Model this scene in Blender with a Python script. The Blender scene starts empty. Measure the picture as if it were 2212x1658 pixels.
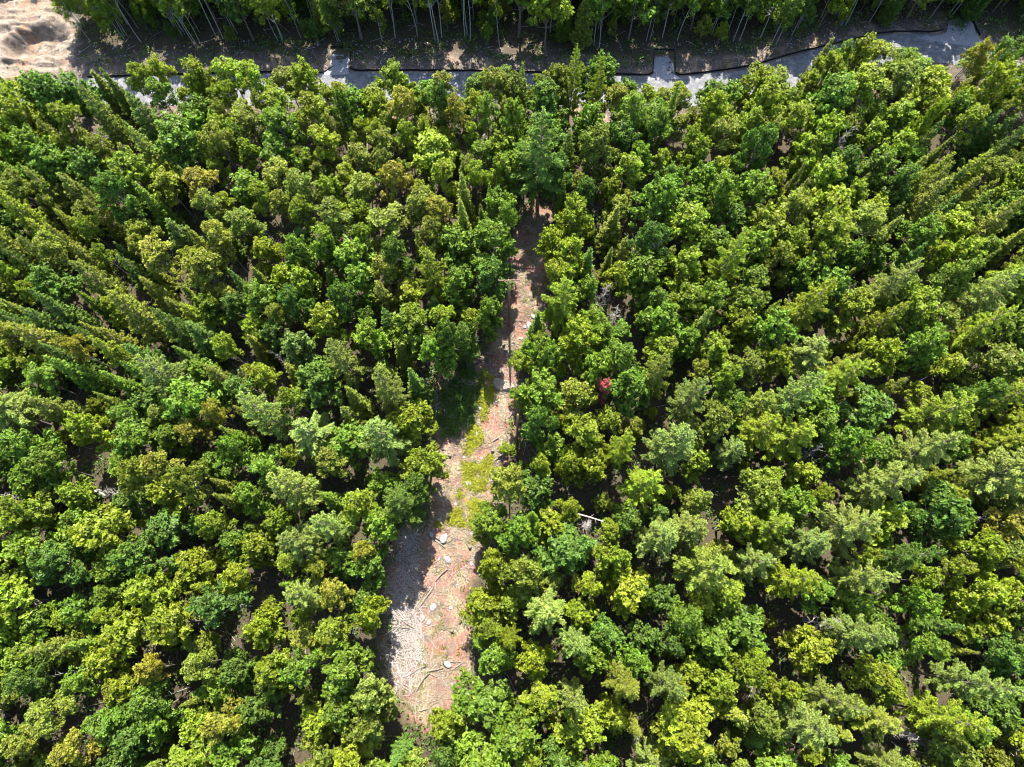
import bpy, math, random
import numpy as np
from mathutils import Vector
R = math.radians
rng = np.random.default_rng(11)
random.seed(11)
scene = bpy.context.scene
COL = scene.collection
# ---------------------------------------------------------------- camera, sky, sun, exposure
CH, TILT = 85.0, R(17.4)                 # height above ground, tilt away from straight down
FS, CX, CY = 1474.7, 1106.0, 829.0       # focal length and centre in the units used for reading the photograph (2212 wide)
cam = bpy.data.objects.new('camera', bpy.data.cameras.new('camera')); COL.objects.link(cam)
cam.location = (0, 0, CH); cam.rotation_euler = (TILT, 0, 0)
cam.data.sensor_width = 36; cam.data.lens = 24.0; cam.data.clip_end = 3000; cam.data.clip_start = 0.5
scene.camera = cam
SUN_EL, SUN_AZ = R(56), R(-1)
w = bpy.data.worlds.new('World'); scene.world = w; w.use_nodes = True
nt = w.node_tree; sky = nt.nodes.new('ShaderNodeTexSky'); sky.sky_type = 'NISHITA'; sky.sun_disc = False
sky.sun_elevation = SUN_EL; sky.sun_rotation = SUN_AZ
nt.links.new(sky.outputs[0], nt.nodes['Background'].inputs[0]); nt.nodes['Background'].inputs[1].default_value = 0.15
sun = bpy.data.objects.new('sun', bpy.data.lights.new('sun', 'SUN')); COL.objects.link(sun)
sun.data.energy = 5.0; sun.data.angle = R(0.5); sun.data.color = (1, 0.955, 0.87)
sd = Vector((math.sin(SUN_AZ)*math.cos(SUN_EL), math.cos(SUN_AZ)*math.cos(SUN_EL), math.sin(SUN_EL)))
sun.rotation_euler = sd.to_track_quat('Z', 'Y').to_euler(); sun.location = sd*200
vs = scene.view_settings; vs.view_transform = 'Standard'; vs.look = 'None'; vs.gamma = 1; vs.use_curve_mapping = False
vs.exposure = 2.3
scene.cycles.pixel_filter_type = 'BLACKMAN_HARRIS'; scene.cycles.filter_width = 1.0
scene.cycles.max_bounces = 6; scene.cycles.diffuse_bounces = 3; scene.cycles.transmission_bounces = 4; scene.cycles.glossy_bounces = 2

ct, st = math.cos(TILT), math.sin(TILT)
def unproj(px, py, z=0.0):
    a, b = (px-CX)/FS, (CY-py)/FS
    dx, dy, dz = a, b*ct+st, b*st-ct
    t = (z-CH)/dz
    return dx*t, dy*t
def proj(x, y, z):
    z = z-CH
    v = y*ct+z*st; d = -(-y*st+z*ct)
    return CX+FS*x/d, CY-FS*v/d, d
def ppm(px, py, z):
    x, y = unproj(px, py, z); return FS/proj(x, y, z)[2]

# ---------------------------------------------------------------- helpers
def link(o, parent=None):
    COL.objects.link(o)
    if parent is not None: o.parent = parent
    return o
def tag(o, label=None, cat=None, group=None, kind=None):
    if label: o['label'] = label
    if cat: o['category'] = cat
    if group: o['group'] = group
    if kind: o['kind'] = kind
    return o
def empty(name, loc=(0, 0, 0), rz=0):
    o = bpy.data.objects.new(name, None); o.empty_display_size = 0.3; o.location = loc; o.rotation_euler = (0, 0, rz)
    return link(o)
def mesh_np(name, V, F, mat, tint=None, smooth=False):
    V = np.asarray(V, np.float32); F = np.asarray(F, np.int32); n, k = F.shape
    me = bpy.data.meshes.new(name)
    me.vertices.add(len(V)); me.vertices.foreach_set('co', V.ravel())
    me.loops.add(n*k); me.loops.foreach_set('vertex_index', F.ravel())
    me.polygons.add(n); me.polygons.foreach_set('loop_start', np.arange(0, n*k, k, dtype=np.int32))
    me.update(calc_edges=True)
    if tint is not None:
        a = me.attributes.new('tint', 'FLOAT', 'FACE'); a.data.foreach_set('value', np.asarray(tint, np.float32))
    me.polygons.foreach_set('use_smooth', np.full(n, smooth))
    if mat: me.materials.append(mat)
    return me
def noise2(x, y, seed=0, f=1.0):
    x = np.asarray(x, float)*f; y = np.asarray(y, float)*f
    def h(i, j): 
        v = np.sin(i*127.1+j*311.7+seed*74.7)*43758.5453; return v-np.floor(v)
    i, j = np.floor(x), np.floor(y); u, v = x-i, y-j; u = u*u*(3-2*u); v = v*v*(3-2*v)
    return (h(i, j)*(1-u)+h(i+1, j)*u)*(1-v)+(h(i, j+1)*(1-u)+h(i+1, j+1)*u)*v
def unit(a): return a/np.maximum(np.linalg.norm(a, axis=-1, keepdims=True), 1e-6)
class Tubes:
    def __init__(s): s.V = []; s.F = []; s.n = 0
    def add(s, pts, rad, sides=5):
        pts = np.asarray(pts, float); m = len(pts)
        rad = np.asarray(rad, float) if np.ndim(rad) else np.full(m, rad)
        T = unit(np.gradient(pts, axis=0)); ref = np.array([0.31, 0.87, 0.2]); ref = np.where(np.abs(T@unit(ref))[:, None] > .95, [[1., 0, 0]], [ref])
        A = unit(np.cross(T, ref)); B = np.cross(T, A)
        th = np.arange(sides)*2*np.pi/sides
        ring = pts[:, None]+rad[:, None, None]*(A[:, None]*np.cos(th)[None, :, None]+B[:, None]*np.sin(th)[None, :, None])
        s.V.append(ring.reshape(-1, 3))
        i = np.arange(m-1)[:, None]*sides; j = np.arange(sides)[None]; k = (np.arange(sides)+1)[None] % sides
        s.F.append((s.n+np.stack([i+j, i+k, i+sides+k, i+sides+j], -1)).reshape(-1, 4)); s.n += m*sides
        if sides >= 3:      # cap the far end
            b = s.n-sides
            for q in range(1, sides-1, 2): s.F.append(np.array([[b, b+q, b+min(q+1, sides-1), b+min(q+2, sides-1) if q+2 < sides else b]], int)) if q+2 < sides else s.F.append(np.array([[b, b+q, b+q+1, b+q+1]], int))
    def mesh(s, name, mat):
        F = np.concatenate(s.F); good = (F[:, 2] != F[:, 3]) & (F[:, 0] != F[:, 3])
        V = np.concatenate(s.V); F = F[good]
        return mesh_np(name, V, F, mat, smooth=True)

# ---------------------------------------------------------------- materials
def new_mat(name):
    m = bpy.data.materials.new(name); m.use_nodes = True; nt = m.node_tree
    for n in list(nt.nodes): nt.nodes.remove(n)
    return m, nt, nt.nodes.new, nt.links.new
def leaf_mat(name, rough=0.5, trans=0.42):
    m, nt, N, L = new_mat(name)
    out = N('ShaderNodeOutputMaterial'); oi = N('ShaderNodeObjectInfo'); at = N('ShaderNodeAttribute'); at.attribute_name = 'tint'
    tc = N('ShaderNodeTexCoord'); nz = N('ShaderNodeTexNoise'); nz.inputs['Scale'].default_value = 0.55; nz.inputs['Detail'].default_value = 2
    L(tc.outputs['Object'], nz.inputs['Vector'])
    mr = N('ShaderNodeMapRange'); mr.inputs[1].default_value = 0; mr.inputs[2].default_value = 1; mr.inputs[3].default_value = 0.5; mr.inputs[4].default_value = 1.5
    L(at.outputs['Fac'], mr.inputs[0])
    mr2 = N('ShaderNodeMapRange'); mr2.inputs[1].default_value = .3; mr2.inputs[2].default_value = .7; mr2.inputs[3].default_value = 0.85; mr2.inputs[4].default_value = 1.15
    L(nz.outputs[0], mr2.inputs[0])
    mu = N('ShaderNodeMath'); mu.operation = 'MULTIPLY'; L(mr.outputs[0], mu.inputs[0]); L(mr2.outputs[0], mu.inputs[1])
    sc = N('ShaderNodeVectorMath'); sc.operation = 'SCALE'; L(oi.outputs['Color'], sc.inputs[0]); L(mu.outputs[0], sc.inputs['Scale'])
    hs = N('ShaderNodeHueSaturation'); hm = N('ShaderNodeMapRange'); hm.inputs[1].default_value = .3; hm.inputs[2].default_value = .7; hm.inputs[3].default_value = .487; hm.inputs[4].default_value = .513
    L(nz.outputs[0], hm.inputs[0]); L(hm.outputs[0], hs.inputs['Hue']); L(sc.outputs[0], hs.inputs['Color'])
    d = N('ShaderNodeBsdfPrincipled'); d.inputs['Roughness'].default_value = rough; d.inputs['Specular IOR Level'].default_value = 0.22
    t = N('ShaderNodeBsdfTranslucent'); g = N('ShaderNodeVectorMath'); g.operation = 'MULTIPLY'; g.inputs[1].default_value = (1.15, 1.35, .5)
    L(hs.outputs[0], d.inputs['Base Color']); L(hs.outputs[0], g.inputs[0]); L(g.outputs[0], t.inputs[0])
    mx = N('ShaderNodeMixShader'); mx.inputs[0].default_value = trans; L(d.outputs[0], mx.inputs[1]); L(t.outputs[0], mx.inputs[2]); L(mx.outputs[0], out.inputs[0])
    return m
def surf_mat(name, c1, c2, scale=4, rough=0.9, stretch=(1, 1, 1), bump=0.3, obj=True, c3=None):
    m, nt, N, L = new_mat(name)
    out = N('ShaderNodeOutputMaterial'); d = N('ShaderNodeBsdfPrincipled'); d.inputs['Roughness'].default_value = rough; d.inputs['Specular IOR Level'].default_value = .2
    tc = N('ShaderNodeTexCoord'); mp = N('ShaderNodeMapping'); mp.inputs['Scale'].default_value = stretch
    L(tc.outputs['Object'], mp.inputs[0]); nz = N('ShaderNodeTexNoise'); nz.inputs['Scale'].default_value = scale; nz.inputs['Detail'].default_value = 6; nz.inputs['Roughness'].default_value = .7
    L(mp.outputs[0], nz.inputs['Vector']); cr = N('ShaderNodeValToRGB'); cr.color_ramp.elements[0].position = .33; cr.color_ramp.elements[1].position = .68
    cr.color_ramp.elements[0].color = (*c1, 1); cr.color_ramp.elements[1].color = (*c2, 1)
    if c3: e = cr.color_ramp.elements.new(.52); e.color = (*c3, 1)
    L(nz.outputs[0], cr.inputs[0]); L(cr.outputs[0], d.inputs['Base Color'])
    bp = N('ShaderNodeBump'); bp.inputs['Strength'].default_value = bump; bp.inputs['Distance'].default_value = .05; L(nz.outputs[0], bp.inputs['Height']); L(bp.outputs[0], d.inputs['Normal'])
    L(d.outputs[0], out.inputs[0]); return m
M_leaf = leaf_mat('broad_leaf'); M_need = leaf_mat('needle', .6, .22)
M_bark = surf_mat('grey_brown_bark', (.06, .048, .04), (.2, .17, .14), 5, stretch=(3, 3, .6))
M_pale = surf_mat('pale_bark', (.12, .13, .1), (.36, .37, .32), 3, stretch=(1, 1, 4))
M_dead = surf_mat('weathered_wood', (.16, .14, .125), (.36, .33, .3), 4, stretch=(3, 3, .6))
M_log = surf_mat('cut_log_wood', (.07, .052, .04), (.2, .165, .13), 5)
M_pole = surf_mat('treated_pole_wood', (.09, .055, .03), (.2, .13, .08), 4, stretch=(4, 4, .4))
M_rock = surf_mat('granite_rock', (.1, .095, .095), (.34, .325, .32), 3, c3=(.2, .19, .185))
M_rockt = surf_mat('tan_granite', (.13, .1, .075), (.24, .2, .165), 2)
M_fab = surf_mat('black_fabric', (.008, .008, .009), (.02, .02, .022), 3, rough=.7)
M_road = surf_mat('road_asphalt', (.05, .05, .053), (.15, .148, .15), 1.3, bump=.3, c3=(.09, .09, .093))
M_drive = surf_mat('driveway_gravel', (.09, .087, .095), (.23, .22, .225), 5, bump=.5)
M_stick = surf_mat('brush_sticks', (.09, .065, .05), (.3, .25, .2), .9)

# ---------------------------------------------------------------- tree meshes
def leaves(C, Nn, ln, wd, rg, along=None):
    n = len(C); r = rg.normal(size=(n, 3))
    D = along if along is not None else r
    D = unit(D-Nn*np.sum(D*Nn, 1, keepdims=True)); W = np.cross(Nn, D)
    ln = np.asarray(ln).reshape(-1, 1); wd = np.asarray(wd).reshape(-1, 1)
    fold = Nn*wd*.25
    V = np.stack([C-D*ln*.5, C+W*wd*.5+fold, C+D*ln*.5, C-W*wd*.5+fold], 1).reshape(-1, 3)
    return V, np.arange(n*4).reshape(-1, 4)
def broad_crown(rg, r, z0, z1, nclump, nleaf, lsize, cr, elong, asym=.25, top=.5, upright=.5, holes=0.0):
    """clumps of leaves set on an uneven shell; returns leaf arrays and clump centres"""
    H = z1-z0; zc = z0+H*.45; nl = int(rg.integers(6, 10)); lobes = []
    a0 = rg.uniform(0, 6.28)
    for i in range(nl):
        a = a0+i*2.4+rg.normal()*.25; u = (i+.5)/nl; rr = r*(.62 if u < .75 else .3)*rg.uniform(.75, 1.2)*(1+asym*rg.normal()*.6)
        lobes.append((np.array([rr*math.cos(a), rr*math.sin(a), z0+H*(.16+.62*u)*rg.uniform(.9, 1.08)]), r*rg.uniform(.36, .52)*(1-.25*u), H*rg.uniform(.14, .22)))
    lobes.append((np.array([0, 0, z1-H*.22]), r*.42, H*.18))
    Cc = []; Ax = []; k = 0
    while len(Cc) < nclump and k < nclump*30:
        k += 1; c_, lr, lz = lobes[rg.integers(len(lobes))]
        d = unit(rg.normal(size=3)); d[2] = abs(d[2]) if rg.random() < .75 else d[2]
        p = c_+d*np.array([lr, lr, lz])*rg.uniform(.7, 1.05)
        if any(np.linalg.norm(p-q) < cr*.6 for q in Cc): continue
        out = unit(np.array([p[0], p[1], 0])+1e-3)
        Cc.append(p); Ax.append(unit(out*rg.uniform(.35, .85)+d*.35+np.array([0, 0, upright*1.6])+rg.normal(size=3)*.16))
    Cc = np.array(Cc); Ax = np.array(Ax); V = []; T = []
    for p, ax in zip(Cc, Ax):
        n = int(nleaf*rg.uniform(.55, 1.35)); w_ = cr*rg.uniform(.7, 1.2); Ls = w_*elong*1.25
        t = rg.uniform(0, 1, n); rad = unit(np.cross(rg.normal(size=(n, 3)), ax)); rw_ = w_*(1-t**1.7)**.6*np.sqrt(rg.uniform(.12, 1, n))
        q = ax*((t-.45)*Ls)[:, None]+rad*rw_[:, None]
        Nn = unit(rad*.55+ax*.45+np.array([0, 0, .35])+rg.normal(size=(n, 3))*.62)
        ls = lsize*rg.uniform(.55, 1.35, n)
        v, f = leaves(p+q, Nn, ls*1.3, ls*.8, rg, along=rad+ax*.6+rg.normal(size=(n, 3))*.4)
        V.append(v); T.append(np.clip(rg.normal(.45, .2, n)+rg.normal(0, .12)+(t-.5)*.35, 0, 1))
    V = np.concatenate(V); return V, np.concatenate(T), Cc
def conifer_crown(rg, h, r, z0, nwh, nbr, droop, tuft, profile, twig, ln, wd, sweep=.0):
    V = []; T = []; tubes = []
    for i in range(nwh):
        u = (i+rg.uniform(-.3, .3))/nwh; u = min(max(u, 0), .985)
        z = z0+(h-z0)*u; R_ = r*profile(u)
        nb = max(3, int(round(nbr*(1-.35*u)))); a0 = rg.uniform(0, 6.28)
        for b in range(nb):
            a = a0+b*2*math.pi/nb+rg.normal()*.16; Lb = R_*rg.uniform(.62, 1.12)
            if Lb < .1: continue
            t = np.linspace(0, 1, 6)
            dirx = np.array([math.cos(a), math.sin(a), 0])
            side = np.array([-math.sin(a), math.cos(a), 0])
            zz = droop*Lb*(t*.9-t**2*1.5)+.12*Lb*t**3+(.25*Lb*u*t)
            bend = rg.normal()*.12*Lb
            pts = dirx*Lb*t[:, None]+side*(t**2*bend)[:, None]; pts[:, 2] = z+zz
            tubes.append((pts, np.linspace(.035*h/12, .01, 6)*(1 if Lb > .8 else .6)))
            m = max(5, int(Lb*tuft)); tt = rg.uniform(.16, 1.02, m)**.85
            px = np.stack([np.interp(tt, t, pts[:, k]) for k in range(3)], 1)
            wl = twig*Lb*(1.05-tt)**.7*.5+.1; sd_ = rg.uniform(-1, 1, m)
            px = px+side*(sd_*wl)[:, None]+dirx*(np.abs(sd_)*wl*.45)[:, None]
            px[:, 2] += rg.normal(0, .06, m)-np.abs(sd_)*wl*.12
            al = dirx+side*(np.sign(sd_)*.9)[:, None]*(np.abs(sd_)[:, None]**.5)+np.array([0, 0, .25])+rg.normal(size=(m, 3))*.22
            for kk in range(2):
                Nn = unit(np.array([0, 0, 1.])+rg.normal(size=(m, 3))*(.45 if kk == 0 else .9))
                l_ = ln*rg.uniform(.7, 1.3, m)
                v, f = leaves(px+rg.normal(size=(m, 3))*.05, Nn, l_, wd*rg.uniform(.7, 1.3, m), rg, along=al)
                V.append(v); T.append(np.clip(.35+.35*tt+rg.normal(0, .13, m), 0, 1))
    # leader
    m = 14; px = np.zeros((m, 3)); px[:, 2] = rg.uniform(h-1.0, h+.1, m); px[:, :2] = rg.normal(0, .07, (m, 2))
    v, f = leaves(px, unit(rg.normal(size=(m, 3))+[0, 0, .3]), np.full(m, ln), np.full(m, wd), rg, along=np.tile([0, 0, 1.], (m, 1))+rg.normal(size=(m, 3))*.5)
    V.append(v); T.append(np.full(m, .8))
    return np.concatenate(V), np.concatenate(T), tubes
def stem(tb, rg, h, r0, lean=.25, sides=6, base=(0, 0)):
    t = np.linspace(0, 1, 7); a = rg.uniform(0, 6.28); b = rg.uniform(0, 6.28)
    p = np.zeros((7, 3)); p[:, 0] = base[0]+lean*(t**1.5*math.cos(a)+.3*np.sin(3*t+b)); p[:, 1] = base[1]+lean*(t**1.5*math.sin(a)+.3*np.sin(4*t+a)); p[:, 2] = t*h-.15
    rr = r0*(1-.78*t); rr[0] *= 1.35; tb.add(p, rr, sides); return p
def limbs(tb, rg, P, Cc, h, r0, n):
    if len(Cc) == 0: return
    for q in Cc[rg.permutation(len(Cc))[:n]]:
        zb = min(q[2]-.3, max(h*.28, q[2]-rg.uniform(1.0, 3.2)));  zb = min(zb, P[-1, 2]-.2)
        s = np.array([np.interp(zb, P[:, 2], P[:, k]) for k in range(3)])
        mid = s*.45+q*.55; mid[2] -= .15*np.linalg.norm(q-s)
        tb.add(np.array([s, mid, q]), np.array([r0*.38, r0*.22, .012]), 4)
KIND = {}
def build_kinds():
    for v in range(6):      # maple: plumed shoots, medium crowns
        g = np.random.default_rng(100+v); h = 13
        V, T, C = broad_crown(g, 2.6, 3.0, h, 112, 38, .33, .46, 2.5, upright=.6)
        tb = Tubes(); P = stem(tb, g, 11, .13); limbs(tb, g, P, C, h, .13, 26)
        KIND.setdefault('maple_tree', []).append((mesh_np('maple_crown', V, np.arange(len(V)).reshape(-1, 4), M_leaf, T), tb.mesh('maple_trunk', M_bark), h, 2.6))
    for v in range(5):      # oak: broad, lobed, bigger
        g = np.random.default_rng(200+v); h = 13.5
        V, T, C = broad_crown(g, 3.15, 3.4, h, 130, 38, .34, .56, 1.5, asym=.35, upright=.35)
        tb = Tubes(); P = stem(tb, g, 11.2, .19, .5); limbs(tb, g, P, C, h, .19, 30)
        KIND.setdefault('oak_tree', []).append((mesh_np('oak_crown', V, np.arange(len(V)).reshape(-1, 4), M_leaf, T), tb.mesh('oak_trunk', M_bark), h, 3.2))
    for v in range(6):      # aspen: small rounded dense balls on bare stems
        g = np.random.default_rng(300+v); h = 12
        V, T, C = broad_crown(g, 1.85, 5.6, h, 70, 50, .21, .46, 1.15, asym=.2, upright=.3)
        tb = Tubes(); P = stem(tb, g, 10.4, .09, .4); limbs(tb, g, P, C, h, .09, 22)
        KIND.setdefault('aspen_tree', []).append((mesh_np('aspen_crown', V, np.arange(len(V)).reshape(-1, 4), M_leaf, T), tb.mesh('aspen_trunk', M_bark), h, 1.9))
    for v in range(5):      # birch: loose, tall, pale stems
        g = np.random.default_rng(400+v); h = 14.5
        tb = Tubes(); Cs = []; VV = []; TT = []
        for s_ in range(1 if v < 2 else (2 if v < 4 else 3)):
            a = g.uniform(0, 6.28); off = (.35*math.cos(a)*s_, .35*math.sin(a)*s_)
            V, T, C = broad_crown(g, 2.1, 2.6 if v % 2 else 5.2, h-s_, 66 if s_ == 0 else 38, 40, .26, .55, 1.5, asym=.4, upright=.4)
            sh = np.array([off[0]*3, off[1]*3, 0]); V = V+sh; C = C+sh
            P = stem(tb, g, 12.6-s_, .085, .9, base=off); limbs(tb, g, P, C, h, .085, 20); VV.append(V); TT.append(T)
        V = np.concatenate(VV)
        KIND.setdefault('birch_tree', []).append((mesh_np('birch_crown', V, np.arange(len(V)).reshape(-1, 4), M_leaf, np.concatenate(TT)), tb.mesh('birch_trunk', M_pale), h, 2.4))
    def conif(name, seed, n, h, r, z0, nwh, nbr, droop, tuft, prof, twig, ln, wd, r0):
        for v in range(n):
            g = np.random.default_rng(seed+v)
            V, T, tubes = conifer_crown(g, h, r, z0, nwh, nbr, droop, tuft, prof, twig, ln, wd)
            tb = Tubes(); P = stem(tb, g, h-.2, r0, .05, 7)
            for p_, r_ in tubes: tb.add(p_[::2] if len(p_) > 5 else p_, r_[::2], 3)
            KIND.setdefault(name, []).append((mesh_np(name.replace('_tree', '_crown'), V, np.arange(len(V)).reshape(-1, 4), M_need, T), tb.mesh(name.replace('_tree', '_trunk'), M_bark), h, r))
    conif('pine_tree', 500, 5, 17, 3.9, 4.0, 13, 6, .12, 44, lambda u: (1-u**1.5)**.8*(.75+.25*min(1, u*4)), .42, .4, .13, .2)
    conif('spruce_tree', 600, 4, 12, 1.9, .8, 24, 9, -.35, 26, lambda u: 1-u**.95*.97, .4, .3, .12, .13)
    conif('hemlock_tree', 700, 4, 13, 2.6, 1.5, 17, 7, -.1, 34, lambda u: (1-u**1.3*.97)*(.8+.2*min(1, u*5)), .6, .3, .13, .14)
    for v in range(4):      # bare dead trees
        g = np.random.default_rng(800+v); h = 9; tb = Tubes(); P = stem(tb, g, h, .1, .3); tw = Tubes()
        for k in range(46):
            z = g.uniform(2.2, h*.98); a = g.uniform(0, 6.28); L_ = (2.3*(1-z/h*.7))*g.uniform(.5, 1.1)
            s = np.array([np.interp(z, P[:, 2], P[:, c]) for c in range(3)]); e = s+np.array([math.cos(a)*L_, math.sin(a)*L_, g.uniform(-.1, .7)*L_]); mid = (s+e)/2+g.normal(size=3)*.12
            tw.add(np.array([s, mid, e]), [.04, .028, .01], 4)
            for j in range(3):
                q = s+(e-s)*g.uniform(.35, .9); f = q+(e-s)*.3*g.uniform(.5, 1.2)+g.normal(size=3)*.28
                tw.add(np.array([q, f]), [.02, .008], 3)
        KIND.setdefault('dead_tree', []).append((tw.mesh('dead_branches', M_dead), tb.mesh('dead_trunk', M_dead), h, 2.2))
build_kinds()

# ---------------------------------------------------------------- ground layout read off the photograph
CLEAR = [(1125,455),(1108,560),(1098,640),(1088,700),(1072,760),(1040,800),(985,815),(945,850),(938,900),(952,945),(955,1010),(945,1085),(925,1140),(872,1165),(848,1250),(852,1330),(836,1400),(850,1480),(885,1535),(912,1570),(950,1555),(985,1480),(1006,1440),(1010,1340),(992,1285),(1020,1225),(1040,1150),(1062,1080),(1085,1000),(1105,930),(1112,860),(1116,790),(1124,745),(1172,690),(1160,610),(1186,530),(1184,455)]
CW = np.array([unproj(*p) for p in CLEAR])
SAND = np.array([unproj(*p) for p in [(-330,-60),(-330,205),(0,190),(60,182),(150,150),(170,95),(165,60),(185,20),(215,-60)]])
ROADT = [(-300,205),(100,172),(300,166),(560,159),(700,156),(850,155),(1023,156),(1170,160),(1319,163),(1461,165),(1530,159),(1613,147),(1716,119),(1830,92),(1916,74),(2030,74),(2120,100),(2230,150),(2420,300)]
rw = np.array([unproj(*p) for p in ROADT])
def poly_sd(X, Y, P):
    """signed distance to polygon, negative inside"""
    X = np.asarray(X, float); Y = np.asarray(Y, float); d = np.full(X.shape, 1e9); ins = np.zeros(X.shape, bool)
    for i in range(len(P)):
        a, b = P[i], P[(i+1) % len(P)]; ex, ey = b[0]-a[0], b[1]-a[1]
        t = np.clip(((X-a[0])*ex+(Y-a[1])*ey)/(ex*ex+ey*ey+1e-9), 0, 1)
        d = np.minimum(d, np.hypot(X-a[0]-t*ex, Y-a[1]-t*ey))
        c = ((a[1] > Y) != (b[1] > Y)) & (X < (b[0]-a[0])*(Y-a[1])/(b[1]-a[1]+1e-12)+a[0]); ins ^= c
    return np.where(ins, -d, d)
def line_d(X, Y, P):
    d = np.full(np.shape(X), 1e9)
    for i in range(len(P)-1):
        a, b = P[i], P[i+1]; ex, ey = b[0]-a[0], b[1]-a[1]
        t = np.clip(((X-a[0])*ex+(Y-a[1])*ey)/(ex*ex+ey*ey+1e-9), 0, 1); d = np.minimum(d, np.hypot(X-a[0]-t*ex, Y-a[1]-t*ey))
    return d
def smooth_line(P, step=1.0):
    P = np.asarray(P); out = []
    for i in range(len(P)-1):
        p0, p1, p2, p3 = P[max(i-1, 0)], P[i], P[i+1], P[min(i+2, len(P)-1)]
        n = max(2, int(np.hypot(*(p2-p1))/step))
        for t in np.linspace(0, 1, n, endpoint=False):
            out.append(.5*((2*p1)+(-p0+p2)*t+(2*p0-5*p1+4*p2-p3)*t*t+(-p0+3*p1-3*p2+p3)*t**3))
    out.append(P[-1]); return np.array(out)
RL = smooth_line(rw, 1.2)
tg = unit(np.gradient(RL, axis=0)); nr = np.stack([tg[:, 1], -tg[:, 0]], 1)      # points south
RW = 5.6
RMID = RL+nr*RW/2
XS0, XS1, YS0, YS1 = -112, 112, -34, 122
def relief(X, Y):
    z = .35*(noise2(X, Y, 3, .11)-.5)+.16*(noise2(X, Y, 5, .6)-.5)+.08*(noise2(X, Y, 6, 1.9)-.5)
    dr = line_d(X, Y, RMID[::4]); flat = np.clip((dr-RW/2-.4)/3.5, 0, 1); z = z*flat
    z = z+(np.clip(noise2(X*.5+Y*.9, Y*1.6, 9, 1.1)-.5, 0, 1)*.9+(noise2(X*.4, Y*1.5, 10, .5)-.5)*.8)*np.clip(-poly_sd(X, Y, SAND)/1.5, 0, 1)
    px, py = unproj(76, 92); a = (X-px)*.9+(Y-py)*.35; b = -(X-px)*.35+(Y-py)*.9
    z = z-1.9/(1+((a/4.2)**2+(b/2.3)**2)**5)+.55*np.exp(-(np.sqrt((a/4.6)**2+(b/2.8)**2)-1.15)**2/.03)*(noise2(X, Y, 12, .7))
    z = z+.5*np.exp(-((X-px-1)**2+(Y-py-5.0)**2)/14)
    return z
def zat(x, y): return float(relief(np.array([x]), np.array([y]))[0])

# ground sheet: fine in view, coarse to the horizon
xs = np.unique(np.concatenate([[-2500, -1200, -600, -300, -180, -140], np.arange(XS0, XS1+.1, .7), np.arange(-92, -52, .23), [140, 180, 300, 600, 1200, 2500]]))
ys = np.unique(np.concatenate([[-2500, -1200, -500, -200, -90, -50], np.arange(YS0, YS1+.1, .7), np.arange(72, 94, .23), [140, 180, 300, 600, 1200, 2500]]))
GX, GY = np.meshgrid(xs, ys); inner = (GX >= XS0) & (GX <= XS1) & (GY >= YS0) & (GY <= YS1)
GZ = np.where(inner, relief(GX, GY), 0)
nx, ny = len(xs), len(ys); V = np.stack([GX, GY, GZ], -1).reshape(-1, 3)
i, j = np.meshgrid(np.arange(nx-1), np.arange(ny-1)); b = (j*nx+i).ravel(); F = np.stack([b, b+1, b+nx+1, b+nx], 1)
gx, gy = V[:, 0], V[:, 1]
wob = (noise2(gx, gy, 21, .8)-.5)*2.2+(noise2(gx, gy, 22, 2.4)-.5)*.9
m_clear = np.clip(.5-(poly_sd(gx, gy, CW)-.6+wob*.7)/1.6, 0, 1)
m_sand = np.clip(.5-(poly_sd(gx, gy, SAND)+wob*.5)/1.2, 0, 1)
dr = line_d(gx, gy, RMID[::3])
m_verge = np.clip(.5-(dr-6.2+wob)/3.0, 0, 1)
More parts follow.
